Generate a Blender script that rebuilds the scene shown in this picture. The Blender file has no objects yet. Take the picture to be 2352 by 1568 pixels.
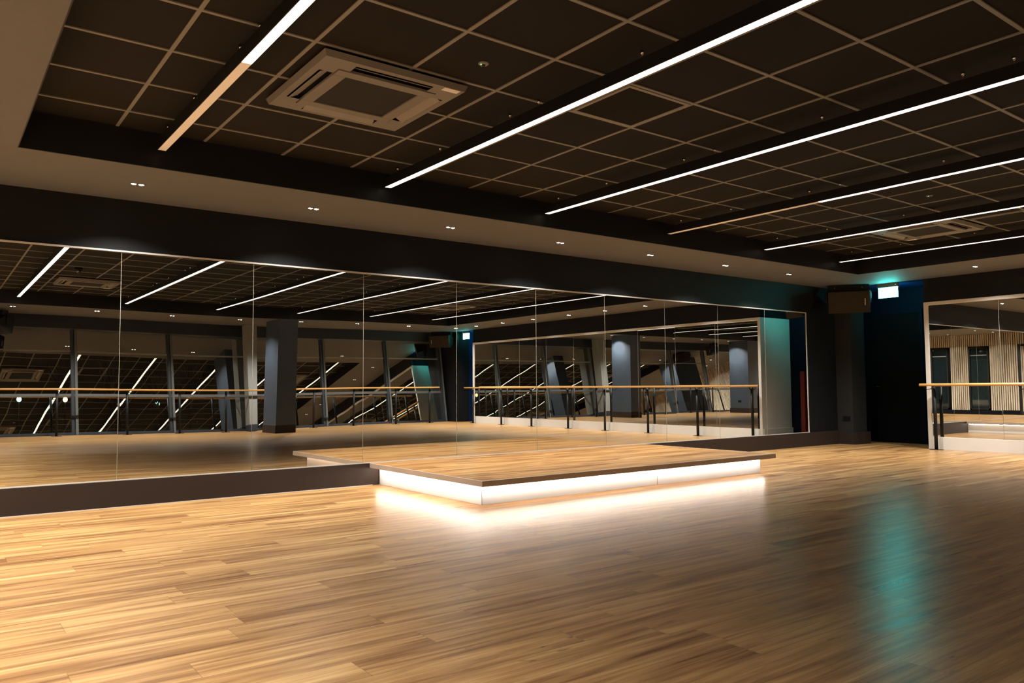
import bpy, bmesh, math, random
from mathutils import Vector, Matrix
random.seed(7)
C = bpy.context.scene.collection
SC = bpy.context.scene
PI = math.pi

# ------------------------------------------------------------------ camera, world, exposure
cam_d = bpy.data.cameras.new('camera')
cam_d.sensor_width = 36.0
cam_d.lens = 1792.2 / 2352 * 36.0
cam_d.clip_start = 0.05
cam_d.clip_end = 200
cam = bpy.data.objects.new('camera', cam_d)
C.objects.link(cam)
RT = Vector((0.800742308568849, -0.5989681324051602, -0.006995114788523801))
UP = Vector((-0.029797717058221457, -0.05149358590596721, 0.9982286845551288))
FW = Vector((0.5982673744455304, 0.799115502899061, 0.05908097579113283))
m = Matrix.Identity(4)
for i in range(3):
    m[i][0] = RT[i]; m[i][1] = UP[i]; m[i][2] = -FW[i]
m[0][3], m[1][3], m[2][3] = 0.0, -7.7794, 1.0438
cam.matrix_world = m
SC.camera = cam

world = bpy.data.worlds.new('night_sky')
SC.world = world
world.use_nodes = True
bg = world.node_tree.nodes['Background']
bg.inputs[0].default_value = (0.35, 0.28, 0.22, 1)
bg.inputs[1].default_value = 0.004

SC.view_settings.view_transform = 'Standard'
SC.view_settings.look = 'None'
SC.view_settings.exposure = 0.0
SC.view_settings.gamma = 1.0
SC.view_settings.use_curve_mapping = False
cy = SC.cycles
cy.max_bounces = 10
cy.diffuse_bounces = 4
cy.glossy_bounces = 8
cy.transmission_bounces = 6
cy.transparent_max_bounces = 8
cy.sample_clamp_indirect = 2.5
cy.caustics_reflective = True
cy.caustics_refractive = False
cy.blur_glossy = 0.2
cy.use_denoising = True

LAMP_COL = (1.0, 0.95, 0.86)
TUBE_COL = (1.0, 0.86, 0.73)
SPOT_W = 375.0
TUBE_STRENGTH = 2.2

# ------------------------------------------------------------------ materials
def nodemat(name):
    mt = bpy.data.materials.new(name)
    mt.use_nodes = True
    nt = mt.node_tree
    return mt, nt, nt.nodes, nt.links, nt.nodes['Principled BSDF']

def paint(name, col, rough=0.6, metal=0.0, var=0.12, scale=3.0, bump=0.0, spec=0.5):
    mt, nt, N, L, P = nodemat(name)
    geo = N.new('ShaderNodeNewGeometry')
    no = N.new('ShaderNodeTexNoise'); no.inputs['Scale'].default_value = scale; no.inputs['Detail'].default_value = 4
    L.new(geo.outputs['Position'], no.inputs['Vector'])
    mr = N.new('ShaderNodeMapRange')
    mr.inputs['To Min'].default_value = 1 - var; mr.inputs['To Max'].default_value = 1 + var
    L.new(no.outputs['Fac'], mr.inputs['Value'])
    mx = N.new('ShaderNodeVectorMath'); mx.operation = 'SCALE'
    mx.inputs[0].default_value = col
    L.new(mr.outputs['Result'], mx.inputs['Scale'])
    L.new(mx.outputs['Vector'], P.inputs['Base Color'])
    P.inputs['Roughness'].default_value = rough
    P.inputs['Metallic'].default_value = metal
    P.inputs['Specular IOR Level'].default_value = spec
    if bump:
        n2 = N.new('ShaderNodeTexNoise'); n2.inputs['Scale'].default_value = 140
        L.new(geo.outputs['Position'], n2.inputs['Vector'])
        bp = N.new('ShaderNodeBump'); bp.inputs['Strength'].default_value = bump; bp.inputs['Distance'].default_value = 0.002
        L.new(n2.outputs['Fac'], bp.inputs['Height']); L.new(bp.outputs['Normal'], P.inputs['Normal'])
    return mt

def glow(name, col, strength, base=(0.8, 0.8, 0.8)):
    mt, nt, N, L, P = nodemat(name)
    P.inputs['Base Color'].default_value = (*base, 1)
    P.inputs['Roughness'].default_value = 0.4
    P.inputs['Emission Color'].default_value = (*col, 1)
    P.inputs['Emission Strength'].default_value = strength
    return mt

def wood_floor(name, tint=(1, 1, 1)):
    mt, nt, N, L, P = nodemat(name)
    def math_(op, a, b=None, c=None):
        n = N.new('ShaderNodeMath'); n.operation = op
        for i, v in enumerate((a, b, c)):
            if v is None: continue
            if isinstance(v, (int, float)): n.inputs[i].default_value = v
            else: L.new(v, n.inputs[i])
        return n.outputs[0]
    geo = N.new('ShaderNodeNewGeometry')
    sp = N.new('ShaderNodeSeparateXYZ'); L.new(geo.outputs['Position'], sp.inputs[0])
    X, Y = sp.outputs[0], sp.outputs[1]
    yv = math_('DIVIDE', math_('ADD', Y, 0.045), 0.182)
    row = math_('FLOOR', yv)
    wn = N.new('ShaderNodeTexWhiteNoise'); wn.noise_dimensions = '1D'; L.new(row, wn.inputs['W'])
    xo = math_('ADD', X, math_('MULTIPLY', wn.outputs['Value'], 1.22))
    xv = math_('DIVIDE', xo, 1.22)
    col = math_('FLOOR', xv)
    cid = N.new('ShaderNodeCombineXYZ'); L.new(row, cid.inputs[0]); L.new(col, cid.inputs[1])
    w2 = N.new('ShaderNodeTexWhiteNoise'); w2.noise_dimensions = '2D'; L.new(cid.outputs[0], w2.inputs['Vector'])
    # grain coordinates, shifted per plank
    gx = math_('ADD', X, math_('MULTIPLY', w2.outputs['Value'], 37.0))
    gc = N.new('ShaderNodeCombineXYZ'); L.new(gx, gc.inputs[0]); L.new(Y, gc.inputs[1]); L.new(math_('MULTIPLY', w2.outputs['Value'], 11.0), gc.inputs[2])
    def grain(sx, sy, det, dist=0.0, rough=0.6):
        mp = N.new('ShaderNodeMapping'); mp.inputs['Scale'].default_value = (sx, sy, 1)
        L.new(gc.outputs[0], mp.inputs['Vector'])
        n = N.new('ShaderNodeTexNoise'); n.inputs['Scale'].default_value = 1.0; n.inputs['Detail'].default_value = det
        n.inputs['Distortion'].default_value = dist; n.inputs['Roughness'].default_value = rough
        L.new(mp.outputs[0], n.inputs['Vector']); return n.outputs['Fac']
    g1 = grain(0.75, 16.0, 4, 0.8)
    g2 = grain(3.5, 120.0, 3, 0.1)
    g3 = grain(0.7, 7.0, 2, 1.2)
    kn = grain(3.2, 16.0, 2, 1.5)
    v = math_('ADD', math_('MULTIPLY', g1, 0.55), math_('MULTIPLY', g2, 0.22))
    v = math_('ADD', v, math_('MULTIPLY', g3, 0.30))
    v = math_('ADD', v, math_('MULTIPLY', math_('SUBTRACT', w2.outputs['Value'], 0.5), 0.065))
    cr = N.new('ShaderNodeValToRGB')
    cr.color_ramp.elements[0].position = 0.385; cr.color_ramp.elements[0].color = (0.125, 0.050, 0.015, 1)
    cr.color_ramp.elements[1].position = 0.68; cr.color_ramp.elements[1].color = (0.56, 0.355, 0.152, 1)
    e = cr.color_ramp.elements.new(0.48); e.color = (0.265, 0.135, 0.050, 1)
    e = cr.color_ramp.elements.new(0.58); e.color = (0.415, 0.236, 0.092, 1)
    L.new(v, cr.inputs[0])
    # small dark knots
    kr = N.new('ShaderNodeMapRange'); kr.inputs['From Min'].default_value = 0.69; kr.inputs['From Max'].default_value = 0.76
    kr.inputs['To Min'].default_value = 1.0; kr.inputs['To Max'].default_value = 0.45
    L.new(kn, kr.inputs['Value'])
    fy = math_('FRACT', yv); fx = math_('FRACT', xv)
    ey = math_('MINIMUM', fy, math_('SUBTRACT', 1.0, fy))
    ex = math_('MINIMUM', fx, math_('SUBTRACT', 1.0, fx))
    sy = N.new('ShaderNodeMapRange'); sy.inputs['From Max'].default_value = 0.012; sy.inputs['To Min'].default_value = 0.62; sy.inputs['To Max'].default_value = 1.0
    L.new(ey, sy.inputs['Value'])
    sx_ = N.new('ShaderNodeMapRange'); sx_.inputs['From Max'].default_value = 0.0022; sx_.inputs['To Min'].default_value = 0.6; sx_.inputs['To Max'].default_value = 1.0
    L.new(ex, sx_.inputs['Value'])
    f = math_('MULTIPLY', math_('MULTIPLY', sy.outputs[0], sx_.outputs[0]), kr.outputs[0])
    tn = N.new('ShaderNodeVectorMath'); tn.operation = 'MULTIPLY'; tn.inputs[1].default_value = tint
    L.new(cr.outputs[0], tn.inputs[0])
    sc = N.new('ShaderNodeVectorMath'); sc.operation = 'SCALE'; L.new(tn.outputs[0], sc.inputs[0]); L.new(f, sc.inputs['Scale'])
    L.new(sc.outputs[0], P.inputs['Base Color'])
    rr = N.new('ShaderNodeMapRange'); rr.inputs['To Min'].default_value = 0.24; rr.inputs['To Max'].default_value = 0.36
    L.new(g1, rr.inputs['Value']); L.new(rr.outputs[0], P.inputs['Roughness'])
    P.inputs['Specular IOR Level'].default_value = 0.62
    bp = N.new('ShaderNodeBump'); bp.inputs['Strength'].default_value = 0.12; bp.inputs['Distance'].default_value = 0.002
    L.new(g2, bp.inputs['Height']); L.new(bp.outputs[0], P.inputs['Normal'])
    return mt

def mirror_mat():
    mt = bpy.data.materials.new('silvered_mirror'); mt.use_nodes = True
    N, L = mt.node_tree.nodes, mt.node_tree.links
    N.clear()
    o = N.new('ShaderNodeOutputMaterial'); g = N.new('ShaderNodeBsdfGlossy')
    g.inputs['Color'].default_value = (0.86, 0.88, 0.86, 1); g.inputs['Roughness'].default_value = 0.0
    L.new(g.outputs[0], o.inputs[0]); return mt

def coated_glass():
    # double glazed night-time window: part mirror, part clear; slight waviness of the panes
    mt = bpy.data.materials.new('coated_window_glass'); mt.use_nodes = True
    N, L = mt.node_tree.nodes, mt.node_tree.links
    N.clear()
    o = N.new('ShaderNodeOutputMaterial'); g = N.new('ShaderNodeBsdfGlossy'); t = N.new('ShaderNodeBsdfTransparent'); mx = N.new('ShaderNodeMixShader')
    g.inputs['Color'].default_value = (0.95, 0.97, 0.95, 1); g.inputs['Roughness'].default_value = 0.0
    t.inputs['Color'].default_value = (0.8, 0.85, 0.8, 1)
    lw = N.new('ShaderNodeLayerWeight'); lw.inputs['Blend'].default_value = 0.25
    mr = N.new('ShaderNodeMapRange'); mr.inputs['To Min'].default_value = 0.60; mr.inputs['To Max'].default_value = 0.9
    L.new(lw.outputs['Fresnel'], mr.inputs['Value']); L.new(mr.outputs[0], mx.inputs[0])
    geo = N.new('ShaderNodeNewGeometry'); no = N.new('ShaderNodeTexNoise'); no.inputs['Scale'].default_value = 1.6; no.inputs['Detail'].default_value = 1
    L.new(geo.outputs['Position'], no.inputs['Vector'])
    bp = N.new('ShaderNodeBump'); bp.inputs['Strength'].default_value = 0.20; bp.inputs['Distance'].default_value = 0.006
    L.new(no.outputs['Fac'], bp.inputs['Height']); L.new(bp.outputs[0], g.inputs['Normal'])
    L.new(t.outputs[0], mx.inputs[1]); L.new(g.outputs[0], mx.inputs[2]); L.new(mx.outputs[0], o.inputs[0]); return mt

def slat_mat():
    mt, nt, N, L, P = nodemat('pale_oak_slats')
    geo = N.new('ShaderNodeNewGeometry')
    mp = N.new('ShaderNodeMapping'); mp.inputs['Scale'].default_value = (9, 17, 1.2); L.new(geo.outputs['Position'], mp.inputs['Vector'])
    n = N.new('ShaderNodeTexNoise'); n.inputs['Scale'].default_value = 1.5; n.inputs['Detail'].default_value = 6; n.inputs['Distortion'].default_value = 0.6
    L.new(mp.outputs[0], n.inputs['Vector'])
    cr = N.new('ShaderNodeValToRGB'); cr.color_ramp.elements[0].position = 0.3; cr.color_ramp.elements[0].color = (0.22, 0.165, 0.12, 1)
    cr.color_ramp.elements[1].position = 0.62; cr.color_ramp.elements[1].color = (0.50, 0.43, 0.345, 1)
    L.new(n.outputs['Fac'], cr.inputs[0]); L.new(cr.outputs[0], P.inputs['Base Color']); P.inputs['Roughness'].default_value = 0.6
    return mt

def perforated(name, base, hole, scale):
    mt, nt, N, L, P = nodemat(name)
    geo = N.new('ShaderNodeNewGeometry')
    mp = N.new('ShaderNodeMapping'); mp.inputs['Scale'].default_value = (scale,) * 3; L.new(geo.outputs['Position'], mp.inputs['Vector'])
    v = N.new('ShaderNodeTexVoronoi'); v.inputs['Scale'].default_value = 1.0; v.inputs['Randomness'].default_value = 0.0
    L.new(mp.outputs[0], v.inputs['Vector'])
    cr = N.new('ShaderNodeValToRGB'); cr.color_ramp.elements[0].position = 0.34; cr.color_ramp.elements[0].color = (*hole, 1)
    cr.color_ramp.elements[1].position = 0.42; cr.color_ramp.elements[1].color = (*base, 1)
    L.new(v.outputs['Distance'], cr.inputs[0]); L.new(cr.outputs[0], P.inputs['Base Color']); P.inputs['Roughness'].default_value = 0.8; P.inputs['Specular IOR Level'].default_value = 0.08
    return mt

M = {}
M['floor'] = wood_floor('oak_plank_flooring')
M['deck'] = wood_floor('oak_plank_decking', (1.0, 0.95, 0.9))
M['navy'] = paint('dark_navy_wall_paint', (0.0064, 0.0072, 0.0092), 0.5, spec=0.2)
M['bluepaint'] = paint('deep_blue_lobby_paint', (0.001, 0.014, 0.075), 0.6, spec=0.15)
M['deepnavy'] = paint('near_black_navy_paint', (0.0012, 0.0040, 0.012), 0.7, spec=0.06)
M['greyblock'] = paint('dark_grey_corner_paint', (0.016, 0.017, 0.018), 0.55, spec=0.3)
M['white'] = paint('white_satin_paint', (0.74, 0.72, 0.69), 0.45, var=0.03)
M['soffit'] = paint('grey_soffit_paint', (0.095, 0.090, 0.084), 0.7, var=0.05, spec=0.3)
M['tile'] = paint('charcoal_ceiling_tile', (0.0125, 0.0092, 0.0058), 0.9, var=0.10, scale=2.0, spec=0.12)
M['tbar'] = paint('grey_ceiling_grid', (0.155, 0.145, 0.125), 0.5, var=0.05)
M['kick'] = paint('taupe_kickboard_laminate', (0.028, 0.019, 0.0155), 0.55, var=0.05, spec=0.15)
M['black'] = paint('black_powder_coat', (0.006, 0.006, 0.006), 0.5, spec=0.22)
M['blackgap'] = paint('black_void', (0.003, 0.003, 0.004), 0.9, spec=0.08)
M['carpet'] = paint('black_carpet', (0.006, 0.006, 0.007), 0.95, bump=0.4)
M['alu'] = paint('brushed_aluminium', (0.60, 0.58, 0.56), 0.35, metal=0.25, var=0.04)
M['nosing'] = paint('taupe_stage_nosing', (0.42, 0.34, 0.27), 0.45, var=0.12, scale=5)
M['edge'] = paint('polished_glass_edge', (0.22, 0.21, 0.17), 0.3, var=0.05)
M['barre'] = paint('varnished_beech', (0.60, 0.33, 0.11), 0.32, var=0.14, scale=6)
M['screw'] = paint('bright_steel', (0.85, 0.85, 0.85), 0.2, metal=1.0)
M['ac'] = paint('white_moulded_plastic', (0.135, 0.122, 0.105), 0.5, var=0.04)
M['acdark'] = paint('dark_intake_mesh', (0.016, 0.015, 0.013), 0.8, spec=0.2)
M['vane'] = paint('grey_louvre_plastic', (0.19, 0.175, 0.15), 0.4)
M['label'] = paint('white_sticker', (0.85, 0.80, 0.74), 0.5, var=0.15, scale=160)
M['mull'] = paint('grey_window_profile', (0.085, 0.088, 0.088), 0.45, var=0.06)
M['header'] = paint('dark_navy_blind_box', (0.014, 0.018, 0.026), 0.5)
M['col'] = paint('pale_grey_column_paint', (0.20, 0.20, 0.195), 0.55, var=0.05)
M['colband'] = paint('grey_column_band', (0.10, 0.10, 0.09), 0.5)
M['pillar'] = paint('slate_blue_pillar_paint', (0.040, 0.052, 0.074), 0.45, var=0.18, scale=2.5)
M['grille'] = perforated('brown_speaker_grille', (0.040, 0.032, 0.024), (0.012, 0.010, 0.008), 160)
M['vent'] = perforated('perforated_vent_plate', (0.0015, 0.0013, 0.001), (0.022, 0.017, 0.009), 70)
M['red'] = paint('red_enamel', (0.14, 0.004, 0.004), 0.4)
M['slat'] = slat_mat()
M['mirror'] = mirror_mat()
M['glass'] = coated_glass()
M['darkglass'] = paint('black_glossy_glass', (0.006, 0.010, 0.011), 0.03, var=0.0, spec=0.9)
M['tube'] = glow('lit_tube_diffuser', TUBE_COL, TUBE_STRENGTH)
M['tubeoff'] = glow('unlit_tube_diffuser_bounce_glow', (1.0, 0.62, 0.40), 0.18, (0.8, 0.74, 0.66))  # unlit plastic; warm floor bounce put in as faint emission
M['spotlens'] = glow('downlight_lens', LAMP_COL, 40.0)
M['led'] = glow('white_led_tape', (1.0, 0.91, 0.82), 66.0)
M['exit'] = glow('lit_exit_panel', (0.08, 0.88, 0.80), 40.0)
M['greenled'] = glow('green_indicator', (0.05, 1.0, 0.25), 3.0)
M['socket'] = paint('black_nickel_faceplate', (0.02, 0.02, 0.022), 0.25, metal=0.6)
M['asphalt'] = paint('dark_asphalt', (0.03, 0.03, 0.03), 0.9)
M['bark'] = paint('grey_brown_bark', (0.10, 0.08, 0.06), 0.9)
M['streetteal'] = glow('teal_street_lamp_glow', (0.25, 1.0, 0.85), 26.0)
M['streetyellow'] = glow('yellow_street_lamp_glow', (1.0, 0.85, 0.35), 24.0)

# ------------------------------------------------------------------ mesh helpers
def box(bm, x0, x1, y0, y1, z0, z1, mi=0, mat=None):
    vs = []
    for z in (z0, z1):
        for x, y in ((x0, y0), (x1, y0), (x1, y1), (x0, y1)):
            v = Vector((x, y, z))
            if mat: v = mat @ v
            vs.append(bm.verts.new(v))
    for idx in ((3, 2, 1, 0), (4, 5, 6, 7), (0, 1, 5, 4), (1, 2, 6, 5), (2, 3, 7, 6), (3, 0, 4, 7)):
        f = bm.faces.new([vs[i] for i in idx]); f.material_index = mi
    return vs

def poly_prism(bm, pts, z0, z1, mi=0):
    n = len(pts)
    a = [bm.verts.new((x, y, z0)) for x, y in pts]
    b = [bm.verts.new((x, y, z1)) for x, y in pts]
    fs = [bm.faces.new(a[::-1]), bm.faces.new(b)]
    for i in range(n):
        fs.append(bm.faces.new((a[i], a[(i + 1) % n], b[(i + 1) % n], b[i])))
    for f in fs: f.material_index = mi

def tube(bm, pts, r, n=12, caps=True, mi=0):
    """tube through points; r a number or list"""
    pts = [Vector(p) for p in pts]
    rs = r if isinstance(r, (list, tuple)) else [r] * len(pts)
    rings = []
    ref = None
    for i, p in enumerate(pts):
        d = (pts[min(i + 1, len(pts) - 1)] - pts[max(i - 1, 0)]).normalized()
        if ref is None:
            ref = Vector((0, 0, 1)) if abs(d.z) < 0.9 else Vector((1, 0, 0))
        u = d.cross(ref).normalized(); w = d.cross(u).normalized(); ref = -w if False else ref
        rings.append([bm.verts.new(p + (u * math.cos(2 * PI * k / n) + w * math.sin(2 * PI * k / n)) * rs[i]) for k in range(n)])
    for a, b in zip(rings, rings[1:]):
        for k in range(n):
            f = bm.faces.new((a[k], a[(k + 1) % n], b[(k + 1) % n], b[k])); f.smooth = True; f.material_index = mi
    if caps:
        f = bm.faces.new(rings[0][::-1]); f.material_index = mi
        f = bm.faces.new(rings[-1]); f.material_index = mi

def disc_stack(bm, prof, n=24, cx=0, cy_=0, mi=0):
    """lathe about vertical axis; prof list of (r,z)"""
    rings = [[bm.verts.new((cx + r * math.cos(2 * PI * k / n), cy_ + r * math.sin(2 * PI * k / n), z)) for k in range(n)] for r, z in prof]
    for a, b in zip(rings, rings[1:]):
        for k in range(n):
            f = bm.faces.new((a[k], a[(k + 1) % n], b[(k + 1) % n], b[k])); f.smooth = True; f.material_index = mi
    bm.faces.new(rings[0][::-1]).material_index = mi
    bm.faces.new(rings[-1]).material_index = mi

def obj(name, bm, mats, parent=None, loc=None, bevel=0.0):
    bmesh.ops.recalc_face_normals(bm, faces=bm.faces[:])
    me = bpy.data.meshes.new(name); bm.to_mesh(me); bm.free()
    if not isinstance(mats, (list, tuple)): mats = [mats]
    for x in mats: me.materials.append(M[x])
    o = bpy.data.objects.new(name, me); C.objects.link(o)
    if loc is not None: o.location = loc
    if parent is not None: o.parent = parent
    if bevel:
        md = o.modifiers.new('bevel', 'BEVEL'); md.width = bevel; md.segments = 2; md.limit_method = 'ANGLE'
    return o

def B(*boxes):
    bm = bmesh.new()
    for b in boxes: box(bm, *b)
    return bm

def tag(o, label, cat, group=None):
    o['label'] = label; o['category'] = cat
    if group: o['group'] = group
    return o

def thing(name, loc, label, cat, group=None, rz=0.0):
    o = bpy.data.objects.new(name, None); o.empty_display_size = 0.1
    C.objects.link(o); o.location = loc; o.rotation_euler = (0, 0, rz)
    return tag(o, label, cat, group)

def struct(o):
    o['kind'] = 'structure'; return o

def dup(root, loc, label, rz=None, group=None):
    r = root.copy(); C.objects.link(r); r.location = loc; r['label'] = label
    if rz is not None: r.rotation_euler = (0, 0, rz)
    if group: r['group'] = group
    for ch in list(root.children):
        c = ch.copy(); C.objects.link(c); c.parent = r
        for g in list(ch.children):
            d = g.copy(); C.objects.link(d); d.parent = c
    return r

ORD = ['first', 'second', 'third', 'fourth', 'fifth', 'sixth', 'seventh', 'eighth', 'ninth', 'tenth', 'eleventh', 'twelfth']

# ------------------------------------------------------------------ key dimensions
XB = 13.147                    # face of the mirror on the right hand wall
XD = -3.0                      # slatted wall behind the camera
YF, YF2 = -1.587, -11.738      # ends of the framed mirror wall
ZS, ZC = 2.79, 3.07            # soffit and tiled ceiling
RX0, RX1, RY0, RY1 = 0.467, 11.73, -1.25, -10.87   # recess of the tiled ceiling
GX, PX, GY, PY = 1.108, 0.649, -3.539, 0.627       # ceiling grid

# ------------------------------------------------------------------ floor, ceiling
struct(obj('floor', B((XD - .3, 14.4, -14.0, 0.3, -0.12, 0.0)), 'floor'))

bm = bmesh.new()
box(bm, RX0 - .05, RX1 + .05, RY1 - .05, RY0 + .05, ZC + 0.006, ZC + 0.03, 0)
gy = []
k = -12
n0 = math.ceil((RX0 - GX) / PX); n1 = math.floor((RX1 - GX) / PX)
for n in range(n0, n1 + 1):
    x = GX + n * PX
    box(bm, x - .012, x + .012, RY1, RY0, ZC - .001, ZC + .010, 1)
m0 = math.ceil((RY1 - GY) / PY); m1 = math.floor((RY0 - GY) / PY)
for n in range(m0, m1 + 1):
    y = GY + n * PY
    box(bm, RX0, RX1, y - .012, y + .012, ZC - .0015, ZC + .010, 1)
struct(obj('ceiling', bm, ['tile', 'tbar']))
# plastered soffit ring with dark fascia edge
bm = bmesh.new()
YBK = -14.0
for (x0, x1, y0, y1) in ((XD - .3, 14.4, RY0, 0.3), (XD - .3, 14.4, YBK, RY1), (XD - .3, RX0, RY1, RY0), (RX1, 14.4, RY1, RY0)):
    box(bm, x0, x1, y0, y1, ZS, ZC + .1, 0)
for f in bm.faces:
    f.material_index = 0
struct(obj('ceiling', bm, ['soffit']))
bm = bmesh.new()
e = .008
box(bm, RX0, RX1, RY0 - e, RY0, ZS + .002, ZC, 0); box(bm, RX0, RX1, RY1, RY1 + e, ZS + .002, ZC, 0)
box(bm, RX0, RX0 + e, RY1, RY0, ZS + .002, ZC, 0); box(bm, RX1 - e, RX1, RY1, RY0, ZS + .002, ZC, 0)
struct(obj('trim_1', bm, ['navy']))

# ------------------------------------------------------------------ long mirror wall (left) y = 0
struct(obj('wall_left', B((XD - .3, 14.4, 0.012, 0.3, 0.0, ZS)), 'navy'))
KZ = 0.236
bm = bmesh.new()
box(bm, XD, 3.975, -0.022, 0.012, 0.0, KZ); box(bm, 8.06, 13.15, -0.022, 0.012, 0.0, KZ)
struct(obj('baseboard_left', bm, 'kick'))
bm = bmesh.new()
box(bm, XD, 12.218, -0.012, 0.012, 2.303, 2.317); box(bm, 12.215, 12.228, -0.008, 0.012, KZ, 2.317)
box(bm, XD, 12.228, -0.014, 0.012, KZ, KZ + .009)
box(bm, XD, 3.9, -0.026, -0.021, 0.0, 0.006)
struct(obj('trim_2', bm, 'alu'))

joints = [-2.235 + 1.2062 * i for i in range(13)]
joints[-1] = 12.216
def warp(x, z):
    """real mirrors sag a little: lean of the pane in radians"""
    xs = [(-3, -.0011), (.45, -.0011), (1.1, -.0006), (1.5, .0003), (2.0, .0011), (2.6, .0017), (3.1, .0006), (3.8, -.0002), (14, -.0002)]
    t = 0
    for (a, ta), (b, tb) in zip(xs, xs[1:]):
        if a <= x <= b: t = ta + (tb - ta) * (x - a) / (b - a)
    return t * (z - 1.9)
def pane(name, axis, a0, a1, z0, z1, base, mat, thick, wfun=None, nx=10, nz=8, sgn=1):
    bm = bmesh.new(); g = []
    for i in range(nx + 1):
        col = []
        for j in range(nz + 1):
            a = a0 + (a1 - a0) * i / nx; z = z0 + (z1 - z0) * j / nz
            d = wfun(a, z) if wfun else 0
            col.append(bm.verts.new((a, base + d, z) if axis == 'x' else (base + d, a, z)))
        g.append(col)
    for i in range(nx):
        for j in range(nz):
            f = bm.faces.new((g[i][j], g[i + 1][j], g[i + 1][j + 1], g[i][j + 1])); f.smooth = True
    # thickness: a back sheet
    bk = []
    for (a, z) in ((a0, z0), (a1, z0), (a1, z1), (a0, z1)):
        bk.append(bm.verts.new((a, base + thick, z) if axis == 'x' else (base + thick, a, z)))
    bm.faces.new(bk)
    return bm
pl = ['leftmost tall frameless mirror cut by the photo edge', 'second tall frameless mirror from the left, over the kickboard',
      'third tall frameless mirror from the left, ending at the stage edge', 'fourth tall frameless mirror from the left, behind the stage corner',
      'fifth tall frameless mirror from the left, behind the stage', 'sixth tall frameless mirror from the left, at the middle of the stage',
      'seventh tall frameless mirror from the left, over the stage right half', 'eighth tall frameless mirror from the left, over the stage right end',
      'ninth tall frameless mirror from the left, right of the stage', 'rightmost tall frameless mirror on the long wall beside the dark corner']
for i in range(12):
    x0, x1 = joints[i], joints[i + 1]
    lab = pl[i - 2] if i >= 2 else ['tall frameless mirror farthest behind the left photo edge', 'tall frameless mirror just outside the left photo edge'][i]
    t = thing('wall_mirror', (x0, 0, KZ), lab, 'mirror', 'frameless mirror panels on the long wall')
    o = obj('mirror_glass', pane('g', 'x', x0 + .002, x1 - .002, KZ + .008, 2.304, 0.0, 'mirror', .008, warp), 'mirror', t)
    o.location = (-x0, 0, -KZ)
    o = obj('edge_strip', B((x1 - .002, x1 + .002, -.0010, .006, KZ + .009, 2.303)), 'edge', t); o.location = (-x0, 0, -KZ)

# ------------------------------------------------------------------ stage platform
st = thing('stage_platform', (6.0, -1.0, 0), 'low wooden stage with glowing white sides against the long mirror', 'stage')
def sub(name, bm, mt, par, bevel=0.0):
    o = obj(name, bm, mt, par, bevel=bevel)
    o.location = -par.location if par.parent is None else (0, 0, 0)
    return o
sub('deck', B((3.879, 8.098, -2.158, 0.0, 0.188, 0.238)), 'deck', st)
sub('nosing', B((3.867, 8.11, -2.17, -2.158, 0.186, 0.2385)), 'nosing', st, .003)
sub('nosing', B((3.867, 3.879, -2.158, -0.001, 0.186, 0.2385)), 'nosing', st, .003)
sub('nosing', B((8.098, 8.11, -2.158, -0.024, 0.186, 0.2385)), 'nosing', st, .003)
bm = bmesh.new(); box(bm, 3.985, 8.05, -1.99, -1.972, 0.002, 0.186); box(bm, 6.249, 6.252, -1.9915, -1.99, .005, .185, 1)
sub('front_riser', bm, ['white', 'blackgap'], st)
bm = bmesh.new(); box(bm, 3.985, 4.003, -1.971, -0.024, 0.002, 0.186); box(bm, 3.9845, 3.987, -1.992, -1.9895, .003, .186, 1)
sub('side_riser', bm, ['white', 'kick'], st)
sub('side_riser', B((8.03, 8.05, -1.971, -0.024, 0.002, 0.186)), 'white', st)
sub('led_strip', B((3.93, 8.045, -2.035, -2.020, 0.179, 0.186)), 'led', st)
sub('led_strip', B((3.93, 3.945, -2.018, -0.06, 0.179, 0.186)), 'led', st)
sub('led_strip', B((8.068, 8.080, -2.018, -0.06, 0.179, 0.186)), 'led', st)

# ------------------------------------------------------------------ right hand wall B with framed mirrors
bm = bmesh.new(); box(bm, 13.165, 14.12, YF2, YF, 0.0, 2.40)
struct(obj('wall_right', bm, 'white'))
bm = bmesh.new(); box(bm, 13.150, 14.10, YF2, YF, 2.40, ZS); box(bm, 13.150, 13.6, -13.6, -12.64, 0.0, ZS)
struct(obj('wall_right', bm, 'navy'))
struct(obj('wall_right', B((13.150, 13.60, -0.285, 0.012, 0.0, ZS)), 'greyblock'))
struct(obj('baseboard_right', B((13.135, 13.162, -0.30, -0.022, 0, .21), (13.162, 13.66, -0.32, -0.285, 0, .21)), 'kick'))
struct(obj('baseboard_right', B((13.165, 14.14, YF, YF + .016, 0, .20)), 'white'))
fr = thing('framed_mirror', (13.14, -6.66, 0), 'wide white-framed mirror of nine panels on the right hand wall', 'mirror')
sub('side_rail', B((13.128, 13.165, YF - .058, YF + .004, 0.0, 2.40)), 'white', fr, .002)
sub('side_rail', B((13.128, 13.165, YF2 - .004, YF2 + .058, 0.0, 2.40)), 'white', fr, .002)
sub('top_rail', B((13.128, 13.165, YF2 + .058, YF - .058, 2.345, 2.40)), 'white', fr, .002)
sub('kickboard', B((13.122, 13.165, YF2 + .058, YF - .058, 0.0, 0.20)), 'white', fr, .002)
jb = [-1.645, -2.70, -3.79, -4.92, -6.06, -7.17, -8.27, -9.44, -10.57, -11.68]
bt = [0, -.0004, .0005, -.0003, .0008, -.0006, .0006, -.0004, .0007]
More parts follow.
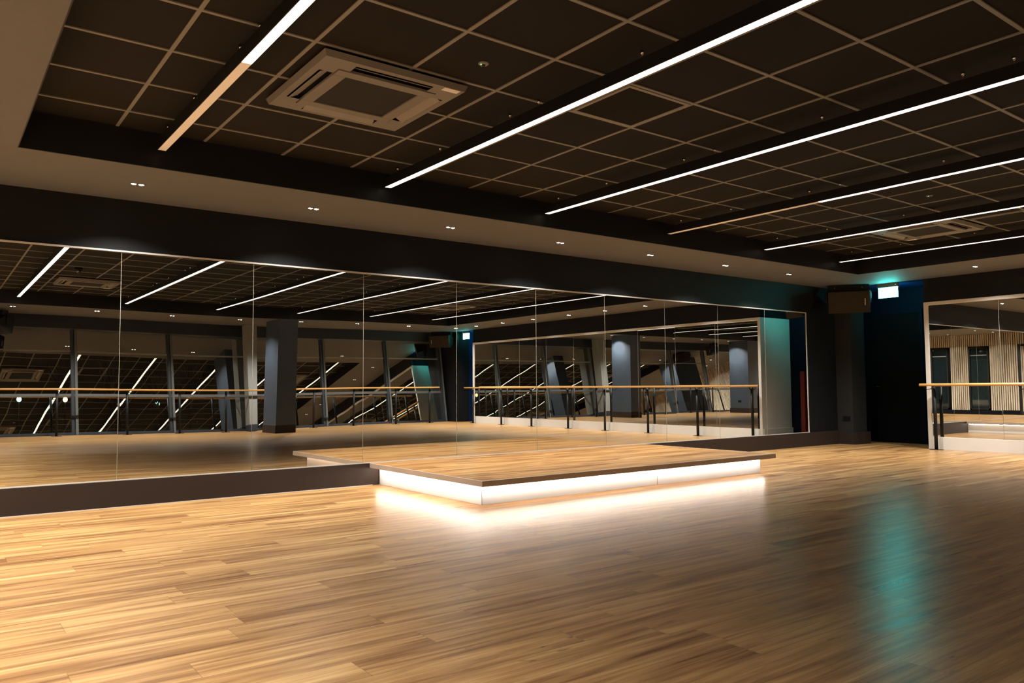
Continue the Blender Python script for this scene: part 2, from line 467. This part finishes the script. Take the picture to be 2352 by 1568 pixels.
for i in range(9):
    y0, y1 = jb[i + 1], jb[i]
    tl = bt[i]
    sub('mirror_glass', pane('g', 'y', y0 + .002, y1 - .002, .198, 2.348, XB, 'mirror', .008, (lambda a, z, tl=tl: tl * (z - 1.25)), 4, 4), 'mirror', fr)
    if i < 8:
        sub('edge_strip', B((XB - .0012, XB + .006, y0 - .002, y0 + .002, .2, 2.345)), 'edge', fr)

# deep blue door recesses at both ends of the framed mirror wall
struct(obj('wall_recess', B((14.14, 14.4, -14.0, -11.6, 2.40, ZS), (14.14, 14.4, -14.0, 0.3, 0, 2.40, 1), (14.14, 14.4, -11.6, .3, 2.4, ZS, 1)), ['bluepaint', 'deepnavy']))
bm = bmesh.new()
box(bm, 13.60, 14.14, 0.004, 0.012, 0, ZS)
box(bm, 13.16, 14.14, YF + .002, -.286, ZS - .004, ZS); box(bm, 13.16, 14.14, -12.638, YF2 - .002, ZS - .004, ZS)
box(bm, 13.60, 14.14, -12.66, -12.64, 0, ZS)
struct(obj('wall_recess', bm, 'bluepaint'))
struct(obj('wall_far', B((13.15, 14.4, -14.0, -13.6, 0, ZS)), 'navy'))
def blackdoor(n, yc, w):
    d = bpy.data.objects.new('door_%d' % n, None); C.objects.link(d); d.location = (14.14, yc, 0); struct(d)
    obj('door_frame', B((-.03, 0, -w / 2 - .06, -w / 2, 0, 2.4), (-.03, 0, w / 2, w / 2 + .06, 0, 2.4), (-.03, 0, -w / 2, w / 2, 2.34, 2.4)), 'deepnavy', d)
    obj('door_leaf', B((-.018, 0, -w / 2, w / 2, .01, 2.34)), 'blackgap', d)
    bm = bmesh.new(); tube(bm, [(-.018, w / 2 - .08, 1.02), (-.06, w / 2 - .08, 1.02), (-.06, w / 2 - .2, 1.02)], .009, 10); obj('door_handle', bm, 'socket', d)
blackdoor(2, -.56, .94)
blackdoor(3, -12.2, .74)
cab = thing('fire_cabinet', (14.05, -1.30, 0), 'low red cabinet in the blue recess, glimpsed at the right end of the long mirror', 'cabinet')
sub('body', B((14.0, 14.135, -1.30, -1.20, 0.0, 1.33)), 'red', cab, .006)
sub('door', B((13.992, 14.0, -1.29, -1.21, 0.05, 1.10)), 'red', cab, .002)

# sockets on the corner block
def socket(loc, label, name='wall_socket'):
    t = thing(name, loc, label, 'socket')
    o = obj('faceplate', B((-.008, 0, -.073, .073, -.043, .043)), 'socket', t, bevel=.002)
    for s_ in (-1, 1):
        obj('rocker_switch', B((-.011, -.008, s_ * .024 - .006, s_ * .024 + .006, .008, .028)), 'black', t)
        obj('screw', B((-.010, -.008, s_ * .065 - .002, s_ * .065 + .002, -.003, .003)), 'screw', t)
    return t
socket((13.15, -0.163, 0.452), 'black double power socket low on the dark corner block')

# ------------------------------------------------------------------ loudspeakers
def speaker(loc, rz, label):
    t = thing('loudspeaker', loc, label, 'loudspeaker', 'corner loudspeakers', rz)
    # local: faces -X, width along Y; body hangs below the bracket
    bm = bmesh.new()
    tilt = Matrix.Rotation(math.radians(-8), 4, 'Y')
    w = .335
    prof = [(-.14, -.19), (-.14, .19), (.06, .19), (.20, .08), (.20, -.08), (.06, -.19)]
    a = [bm.verts.new(tilt @ Vector((x, -w, z))) for x, z in prof]; b = [bm.verts.new(tilt @ Vector((x, w, z))) for x, z in prof]
    bm.faces.new(a); bm.faces.new(b[::-1])
    for i in range(6): bm.faces.new((a[i], a[(i + 1) % 6], b[(i + 1) % 6], b[i]))
    body = obj('cabinet', bm, 'black', t, bevel=.006)
    bm = bmesh.new(); box(bm, -.149, -.139, -w + .012, w - .012, -.178, .178, 0, tilt)
    g = obj('grille', bm, 'grille', t, bevel=.003)
    bm = bmesh.new()
    for k in range(6): box(bm, -.153, -.149, -w + .075, -w + .089, -.06 + .02 * k, -.048 + .02 * k, 0, tilt)
    obj('badge', bm, 'label', t)
    bm = bmesh.new()
    tube(bm, [(.03, -w - .02, -.02), (.03, -w - .02, .16), (.06, -w + .02, .235)], .012, 8)
    tube(bm, [(.03, w + .02, -.02), (.03, w + .02, .16), (.06, w - .02, .235)], .012, 8)
    box(bm, .0, .14, -w, w, .190, .288)
    box(bm, .03, .09, -.06, .06, .17, .19)
    obj('bracket', bm, 'black', t)
    for s in (-1, 1):
        bm = bmesh.new(); tube(bm, [(-.002, s * .22, .245), (-.006, s * .22, .245)], .008, 8)
        obj('bolt', bm, 'screw', t)
    return t
speaker((12.80, -.47, 2.495), .56, 'black loudspeaker with brown grille in the corner beside the green sign')
speaker((12.75, -12.95, 2.495), -.6, 'black loudspeaker high in the window corner, seen in the long mirror')
speaker((1.15, -12.45, 2.47), 2.5, 'black loudspeaker at the far left of the long mirror')

# ------------------------------------------------------------------ exit signs
def exit_sign(loc, label, rz=0.0):
    t = thing('exit_sign', loc, label, 'sign', 'lit exit signs', rz)
    obj('housing', B((-.035, .035, -.178, .178, -.07, 0)), 'ac', t, bevel=.008)
    obj('lit_panel', B((-.006, .006, -.168, .168, -.245, -.07)), 'exit', t)
    obj('indicator', B((-.038, -.034, -.15, -.142, -.04, -.032)), 'greenled', t)
    return t
exit_sign((13.19, -.97, ZS), 'glowing green-white sign hanging over the dark doorway by the corner loudspeaker', .0)
exit_sign((13.25, -12.27, ZS), 'glowing green-white sign over the far doorway, seen in the long mirror')

# ------------------------------------------------------------------ ballet barres
def barre(name, axis, fixed, a0, a1, posts, z, side, label, group=None):
    """rail along axis; posts stand 0.075 behind the rail on `side`"""
    mid = (a0 + a1) / 2
    loc = Vector((mid, fixed, 0) if axis == 'x' else (fixed, mid, 0))
    t = thing(name, loc, label, 'barre', group)
    P = (lambda a, o, zz: Vector((a, fixed + o, zz)) - loc) if axis == 'x' else (lambda a, o, zz: Vector((fixed + o, a, zz)) - loc)
    bm = bmesh.new(); tube(bm, [P(a0, 0, z), P(a0 + .004 * (1 if a1 > a0 else -1), 0, z), P(a1, 0, z)], .0225, 16)
    obj('rail', bm, 'barre', t)
    for a in posts:
        bm = bmesh.new()
        tube(bm, [P(a, side, 0.006), P(a, side, z - .028)], .027, 14)
        p = obj('post', bm, 'black', t)
        bm = bmesh.new(); q = P(a, side, 0)
        if axis == 'x': box(bm, q.x - .10, q.x + .10, q.y - .035, q.y + .035, 0, .008)
        else: box(bm, q.x - .035, q.x + .035, q.y - .10, q.y + .10, 0, .008)
        obj('base_plate', bm, 'black', p)
        bm = bmesh.new()
        tube(bm, [P(a, side, z - .055), P(a, side * .5, z - .085), P(a + .0, side * .1, z - .075), P(a, 0, z - .022)], .008, 8)
        tube(bm, [P(a - .0, side * .6, z - .06), P(a + .10, side * .2, z - .075), P(a + .13, 0, z - .022)], .006, 8)
        obj('hook_bracket', bm, 'black', p)
        bm = bmesh.new(); sg = 1 if side > 0 else -1
        tube(bm, [P(a + .0, side - .026 * sg, z - .045), P(a + .0, side - .032 * sg, z - .045)], .007, 8)
        obj('screw', bm, 'screw', p)
    return t
barre('ballet_barre', 'y', 12.975, -1.545, -11.97, [-1.745, -3.12, -4.54, -5.94, -7.29, -8.79, -10.17, -11.6], 1.043, .065,
      'beech ballet barre on black posts in front of the framed mirrors', 'ballet barres')
barre('ballet_barre', 'x', -12.50, -2.5, 12.42, [-1.7, -.35, 1.0, 2.34, 3.76, 4.95, 6.08, 7.35, 8.5, 9.68, 10.98, 12.12], 1.062, -.065,
      'long beech ballet barre along the windows, seen in the long mirror', 'ballet barres')

# ------------------------------------------------------------------ window wall (leans outward)
WM = Matrix.Translation((7, -13.0, 0)) @ Matrix.Rotation(math.radians(-1.5), 4, 'Z') @ Matrix.Rotation(math.radians(9.5), 4, 'X')
ml = [-10.3, -8.25, -6.20, -4.26, -2.12, -.10, 2.06, 4.10, 6.02]
for i in range(8):
    x0, x1 = ml[i], ml[i + 1]
    w = bpy.data.objects.new('window_%d' % (i + 1), None); C.objects.link(w); w.matrix_world = WM; w.empty_display_size = .1; struct(w)
    for (z0, z1) in ((.06, .90), (.965, 1.97), (2.0, 2.50)):
        bm = bmesh.new(); vs = [bm.verts.new(p) for p in ((x0 + .05, 0, z0), (x1 - .05, 0, z0), (x1 - .05, 0, z1), (x0 + .05, 0, z1))]; bm.faces.new(vs)
        obj('window_pane', bm, 'glass', w)
    obj('transom', B((x0, x1, -.06, .035, .90, .965)), 'mull', w)
    obj('cross_bar', B((x0, x1, -.06, .02, 1.97, 2.0)), 'col', w)
    obj('sill', B((x0, x1, -.08, .04, 0, .06)), 'header', w)
for x in ml:
    o = obj('trim_3', B((x - .065, x - .012, -.10, .05, 0, 2.9, 1), (x + .012, x + .065, -.10, .06, 0, 2.9), (x - .012, x + .012, -.10, .02, 0, 2.9, 1)), ['mull', 'header'])
    o.matrix_world = WM; struct(o)
o = obj('trim_4', B((-10.4, 6.4, -.02, .16, 2.50, 2.9)), 'header'); o.matrix_world = WM; struct(o)
# pale raking column beside the glass
cm = Matrix.Translation((6.83, -12.68, 0)) @ Matrix.Rotation(math.radians(7), 4, 'X')
bm = bmesh.new(); box(bm, -.15, .15, -.17, .17, .0, 2.86, 0); box(bm, -.152, .152, -.172, .172, .86, .93, 1); box(bm, -.155, .155, -.175, .175, 0, .16, 2)
o = obj('column_pale', bm, ['col', 'colband', 'header']); o.matrix_world = cm; o.name = 'raking_column'
tag(o, 'slim pale grey leaning column against the windows, seen in the long mirror', 'column')
# slate pillars
def pillar(x0, x1, y0, y1, label):
    t = thing('square_pillar', ((x0 + x1) / 2, (y0 + y1) / 2, 0), label, 'pillar', 'dark square pillars on the window side')
    sub('shaft', B((x0, x1, y0, y1, 0.0, ZS)), 'pillar', t)
    sub('skirting', B((x0 - .014, x1 + .014, y0 - .014, y1 + .014, 0.0, .19)), 'kick', t, .004)
pillar(6.86, 7.34, -11.77, -10.885, 'dark slate square pillar near the windows, seen in the middle of the long mirror')
pillar(-.4, .95, -11.75, -10.885, 'broad dark pillar with a socket, seen only through both mirrors')
s2 = socket((.95, -11.30, .45), 'black power socket on the broad dark pillar'); s2.rotation_euler = (0, 0, PI)

# ------------------------------------------------------------------ slatted wall behind the camera
D_open = [(-5.86, -5.27, .17, 2.34), (-4.57, -3.93, .17, 2.34), (-3.0, -1.95, 0.0, 2.34)]
struct(obj('wall_near', B((XD - .3, XD - .06, -14.0, 0.012, 0, ZS)), 'blackgap'))
bm = bmesh.new()
y = -13.2
while y < -0.02:
    blocked = [o for o in D_open if o[0] - .05 < y < o[1] + .03]
    if blocked:
        box(bm, XD - .06, XD, y, y + .040, 2.37, ZS - .002)
    else:
        box(bm, XD - .06, XD, y, y + .040, .15, 2.385); box(bm, XD - .06, XD, y, y + .040, 2.391, ZS - .002)
    y += .068
struct(obj('wall_near', bm, 'slat'))
struct(obj('baseboard_near', B((XD - .06, XD + .006, -13.2, -3.0, 0, .15), (XD - .06, XD + .006, -1.95, 0.0, 0, .15)), 'blackgap'))
for i, (a, b, z0, z1) in enumerate(D_open[:2]):
    w = bpy.data.objects.new('window_%d' % (i + 9), None); C.objects.link(w); w.location = (XD, (a + b) / 2, z0); struct(w)
    h = (b - a) / 2; H = z1 - z0
    obj('frame', B((-.06, .01, -h, -h + .045, 0, H), (-.06, .01, h - .045, h, 0, H), (-.06, .01, -h, h, 0, .045), (-.06, .01, -h, h, H - .045, H)), 'black', w)
    obj('cross_bar', B((-.05, -.02, -h + .045, h - .045, H - .30, H - .27)), 'col', w)  # pale line across the upper pane, built as a thin bar
    obj('window_pane', B((-.035, -.028, -h + .045, h - .045, .045, H - .045)), 'darkglass', w)
dr = bpy.data.objects.new('door_1', None); C.objects.link(dr); dr.location = (XD, -2.475, 0); struct(dr)
obj('frame', B((-.06, .012, -.53, -.46, 0, 2.37), (-.06, .012, .46, .53, 0, 2.37), (-.06, .012, -.46, .46, 2.30, 2.37)), 'black', dr)
bm = bmesh.new()
for k in range(16): box(bm, -.04, -.005, -.455 + .057 * k, -.42 + .057 * k, .12, 2.3)
obj('slatted_leaf', bm, 'slat', dr)
obj('kick_panel', B((-.045, .0, -.46, .46, .0, .12)), 'black', dr)

# ------------------------------------------------------------------ suspended linear lights
LX = [1.42, 3.402, 5.332, 7.281, 9.240, 11.126]
LY0, LY1 = -1.308, -10.737
SEG = [-1.308, -3.345, -5.684, -8.03, -10.737]
HANG = [-1.50, -2.24, -3.23, -3.57, -4.57, -5.57, -5.87, -7.0, -7.9, -8.2, -9.4, -10.5]
names = ['suspended black linear light with a dead warm end section, leftmost of six', 'second suspended linear light from the left, fully lit',
         'third suspended linear light from the left, fully lit', 'fourth suspended linear light from the left, its unlit wall-side section given a warm glow',
         'fifth suspended linear light from the left, crossing below the far air conditioner', 'sixth suspended linear light, farthest right by the dark fascia']
for i, x in enumerate(LX):
    t = thing('linear_light', (x, (LY0 + LY1) / 2, 2.925), names[i], 'ceiling light', 'suspended linear lights')
    bm = bmesh.new()
    box(bm, x - .033, x - .0285, LY1, LY0, 2.925, 3.012); box(bm, x + .0285, x + .033, LY1, LY0, 2.925, 3.012)
    box(bm, x - .0285, x + .0285, LY1, LY0, 2.945, 3.012)
    box(bm, x - .033, x + .033, LY0 - .004, LY0, 2.925, 3.012); box(bm, x - .033, x + .033, LY1, LY1 + .004, 2.925, 3.012)
    sub('housing', bm, 'black', t)
    for k in range(4):
        a, b = SEG[k], SEG[k + 1]
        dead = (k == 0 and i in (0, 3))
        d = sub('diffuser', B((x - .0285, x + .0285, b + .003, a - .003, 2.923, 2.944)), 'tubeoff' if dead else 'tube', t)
        if dead: d['label'] = 'unlit diffuser section with warm bounce glow painted in'
    for y in HANG:
        bm = bmesh.new()
        tube(bm, [(x, y, 3.010), (x, y, ZC)], .0012, 6, True, 0)
        disc_stack(bm, [(.006, 3.012), (.006, 3.024), (.003, 3.030)], 10, x, y)
        disc_stack(bm, [(.004, 3.046), (.010, 3.056), (.013, ZC - .001)], 12, x, y)
        sub('hanger', bm, 'screw', t)

# ------------------------------------------------------------------ downlights
sd = bpy.data.lights.new('downlight_beam', 'SPOT')
sd.energy = SPOT_W; sd.color = LAMP_COL; sd.spot_size = math.radians(131); sd.spot_blend = 1.0; sd.shadow_soft_size = .02
def make_downlight(loc, label, group):
    t = thing('downlight', loc, label, 'ceiling light', group)
    for s in (-1, 1):
        n = 20
        bm = bmesh.new()
        prof = [(.029, 0), (.029, -.004), (.024, -.004), (.021, -.0005)]
        rr = [[bm.verts.new((s * .030 + r * math.cos(2 * PI * k / n), r * math.sin(2 * PI * k / n), z)) for k in range(n)] for r, z in prof]
        for a, b in zip(rr, rr[1:]):
            for k in range(n): bm.faces.new((a[k], a[(k + 1) % n], b[(k + 1) % n], b[k]))
        obj('trim_ring', bm, 'soffit', t)
        bm = bmesh.new(); disc_stack(bm, [(.012, -.0062), (.020, -.002)], 16, s * .030, 0)
        obj('lamp', bm, 'spotlens', t)
    lo = bpy.data.objects.new('beam', sd); C.objects.link(lo); lo.parent = t; lo.location = (0, 0, -.03)
    return t
AX = [1.378 + 1.5667 * i for i in range(7)]
first = None
def downlight(loc, label, group):
    global first
    if first is None: first = make_downlight(loc, label, group); return first
    return dup(first, loc, label, None, group)
gA, gB, gC, gD = 'downlights in the soffit over the long mirror', 'downlights in the soffit by the right wall', 'downlights in the window side soffit', 'downlights in the soffit behind the camera'
for i, x in enumerate(AX):
    nm = ['nearest the left edge, above the long mirror', 'second from the left above the long mirror', 'third from the left above the long mirror',
          'fourth from the left above the long mirror', 'fifth from the left above the long mirror', 'sixth from the left above the long mirror', 'last before the corner loudspeaker'][i]
    downlight((x, -.65, ZS), 'small twin downlight %s' % nm, gA)
downlight((-.19, -.65, ZS), 'twin downlight over the long mirror just outside the left photo edge', gA)
downlight((-1.76, -.65, ZS), 'twin downlight over the long mirror nearest the slatted wall', gA)
for i, y in enumerate([-2.70, -3.96, -5.22, -6.48, -7.88, -9.20, -10.47]):
    downlight((12.4, y, ZS), 'small twin downlight above the right hand mirror frame' if i == 0 else 'twin downlight over the right wall, %s from its near end, in the long mirror' % ORD[i], gB)
for i, x in enumerate([-1.76, -.19] + AX + [12.35]):
    downlight((x, -11.45, ZS), 'twin downlight of the window row, %s from the left in the long mirror' % ORD[i], gC)
for x in (-2.25, -.90):
    for k in range(7):
        downlight((x, -2.0 - 1.45 * k, ZS), 'twin downlight behind the camera, %s row from the slatted wall, %s from the stage side' % ('first' if x < -2 else 'second', ORD[k]), gD)

# ------------------------------------------------------------------ ceiling equipment
def ac_unit(cx, cy_, label):
    """four way cassette, 0.98 m square, hanging just below the tiles"""
    t = thing('air_conditioner', (cx, cy_, ZC), label, 'air conditioner', 'ceiling cassette air conditioners')
    R0, R1 = .505, .49
    z0, z1 = -.002, -.055
    bm = bmesh.new()
    # outer skirt flaring down, ring with four slots, inner frame
    def ring(r, z): return [bm.verts.new((sx * r, sy * r, z)) for sx, sy in ((-1, -1), (1, -1), (1, 1), (-1, 1))]
    a, b, c = ring(R0 - .06, z0), ring(R0, -.018), ring(R1, z1)
    for p, q in ((a, b), (b, c)):
        for k in range(4): bm.faces.new((p[k], p[(k + 1) % 4], q[(k + 1) % 4], q[k]))
    # bottom ring in plan: outer R1, slot band .355-.445 with ends at +-.27, inner panel from .345
    so, si, se = .445, .352, .275
    bands = []
    def rect(x0, x1, y0, y1, z=z1):
        vs = [bm.verts.new(v) for v in ((x0, y0, z), (x1, y0, z), (x1, y1, z), (x0, y1, z))]; bm.faces.new(vs)
    for s in (-1, 1):
        rect(-R1, R1, *sorted((s * so, s * R1))); rect(*sorted((s * so, s * R1)), -so, so)
        for q in (-1, 1):
            rect(*sorted((s * se, s * so)), *sorted((q * si, q * so)))
            rect(*sorted((s * si, s * so)), *sorted((q * se, q * si)))
    obj('casing', bm, 'ac', t)
    obj('core', B((-.44, .44, -.44, .44, -.030, -.004)), 'blackgap', t)
    for k in range(4):
        rm = Matrix.Rotation(k * PI / 2, 4, 'Z')
        tl = Matrix.Translation((0, .402, -.046)) @ Matrix.Rotation(math.radians(-27), 4, 'X')
        bm = bmesh.new(); box(bm, -.268, .268, -.034, .034, -.002, .003, 0, rm @ tl)
        obj('louvre', bm, 'vane', t)
    bm = bmesh.new()
    for s in (-1, 1):
        box(bm, -.345, .345, *sorted((s * .262, s * .345)), -.060, -.040); box(bm, *sorted((s * .262, s * .345)), -.262, .262, -.060, -.040)
    obj('intake_frame', bm, 'ac', t, bevel=.003)
    obj('intake_grille', B((-.262, .262, -.262, .262, -.050, -.042)), 'acdark', t)
    obj('sticker', B((.34, .46, -.482, -.43, -.0565, -.055)), 'label', t)
    return t
ac0 = ac_unit(2.325, -3.025, 'square ceiling air conditioner between the first two linear lights')
dup(ac0, (10.23, -3.02, ZC), 'square ceiling air conditioner at the far right behind the fifth linear light', PI / 2)
dup(ac0, (2.33, -8.52, ZC), 'square ceiling air conditioner seen at the left of the long mirror', 0)
dup(ac0, (10.23, -8.52, ZC), 'square ceiling air conditioner over the window side right, reflected', PI / 2)

def vent(n, mm, label):
    x0, y0 = GX + n * PX, GY + mm * PY
    t = thing('ceiling_vent', (x0 + PX / 2, y0 + PY / 2, ZC), label, 'vent', 'perforated ceiling vents')
    hx, hy = PX / 2 - .014, PY / 2 - .014
    w = .028
    obj('vent_frame', B((-hx, hx, -hy, -hy + w, -.006, .004), (-hx, hx, hy - w, hy, -.006, .004), (-hx, -hx + w, -hy + w, hy - w, -.006, .004), (hx - w, hx, -hy + w, hy - w, -.006, .004)), 'tbar', t)
    obj('vent_plate', B((-hx + w, hx - w, -hy + w, hy - w, -.001, .004)), 'vent', t)
vent(4, -1, 'dark perforated square vent in the ceiling beside the second linear light')
vent(14, -1, 'pale edged perforated vent beside the far air conditioner')
vent(4, -9, 'perforated ceiling vent near the second linear light, seen in the long mirror')

def detector(x, y, label):
    t = thing('ceiling_sensor', (x, y, ZC + .006), label, 'sensor', 'small round ceiling sensors')
    bm = bmesh.new(); disc_stack(bm, [(.034, 0), (.034, -.004), (.026, -.010), (.014, -.011)], 24); obj('rim', bm, 'tbar', t)
    bm = bmesh.new(); disc_stack(bm, [(.013, -.0105), (.011, -.016), (.004, -.019)], 16); obj('lens', bm, 'black', t)
    bm = bmesh.new(); disc_stack(bm, [(.004, -.010), (.004, -.013)], 8, -.02, 0); obj('indicator', bm, 'greenled', t)
detector(2.735, -3.85, 'tiny round ceiling sensor with a green light near the left air conditioner')
detector(8.572, -3.842, 'tiny green-lit ceiling sensor between the fourth and fifth linear lights')
def dome(x, y, label):
    t = thing('dome_camera', (x, y, ZC), label, 'camera', 'dark dome cameras')
    bm = bmesh.new(); disc_stack(bm, [(.06, 0.004), (.06, -.025), (.054, -.032)], 24); obj('base', bm, 'black', t)
    bm = bmesh.new(); disc_stack(bm, [(.045, -.032), (.043, -.05), (.034, -.066), (.018, -.078), (.003, -.082)], 24); obj('dome', bm, 'darkglass', t)
dome(1.963, -6.866, 'small black dome camera on the ceiling, seen at the left of the long mirror')
dome(10.378, -4.634, 'small black dome camera on the ceiling near the top of the sixth mirror panel')

# ------------------------------------------------------------------ night outside the windows
struct(obj('ground', B((-30, 40, -60, -14.2, -.6, -.45)), 'asphalt'))
def street_lamp(x, y, h, mt, label):
    t = thing('street_lamp', (x, y, -.45), label, 'street lamp', 'street lamps outside')
    bm = bmesh.new(); tube(bm, [(0, 0, 0), (0, 0, .6), (0, 0, h + .45)], [.03, .022, .015], 10); obj('pole', bm, 'black', t)
    bm = bmesh.new(); disc_stack(bm, [(.02, h + .45), (.06, h + .48), (.075, h + .54), (.055, h + .60), (.02, h + .62)], 16); obj('lantern', bm, mt, t)
street_lamp(2.59, -25, .62, 'streetteal', 'teal glowing lamp outside at the far left of the long mirror')
street_lamp(4.02, -25, .60, 'streetyellow', 'yellow glowing lamp outside the second window bay')
street_lamp(7.14, -25, .46, 'streetteal', 'teal glowing lamp outside between the barre posts, right of the yellow one')
def bare_tree(x, y, h, seed, label):
    rnd = random.Random(seed)
    bm = bmesh.new()
    def grow(p, d, ln, r, lvl):
        q = p + d * ln
        tube(bm, [p, (p + q) / 2 + Vector((rnd.uniform(-.03, .03) * ln, rnd.uniform(-.03, .03) * ln, 0)), q], [r, r * .85, r * .65], 5, False)
        if lvl == 0: return
        for _ in range(3 if lvl > 1 else 2):
            nd = (d + Vector((rnd.uniform(-.6, .6), rnd.uniform(-.6, .6), rnd.uniform(-.05, .4)))).normalized()
            grow(q, nd, ln * rnd.uniform(.6, .8), r * .6, lvl - 1)
    grow(Vector((0, 0, 0)), Vector((0, 0, 1)), h * .3, .05, 4)
    o = obj('bare_tree', bm, 'bark', None, (x, y, -.45)); tag(o, label, 'tree', 'bare trees outside')
bare_tree(3.4, -22.5, 3.0, 1, 'bare tree in the dark outside, left of the yellow lamp')
bare_tree(5.2, -23, 3.2, 2, 'bare tree in the dark outside, right of the yellow lamp')
bare_tree(6.5, -22, 2.8, 3, 'bare tree in the dark outside, left of the second teal lamp')
bare_tree(8.0, -23.5, 3.1, 4, 'bare tree in the dark outside, right of the second teal lamp')
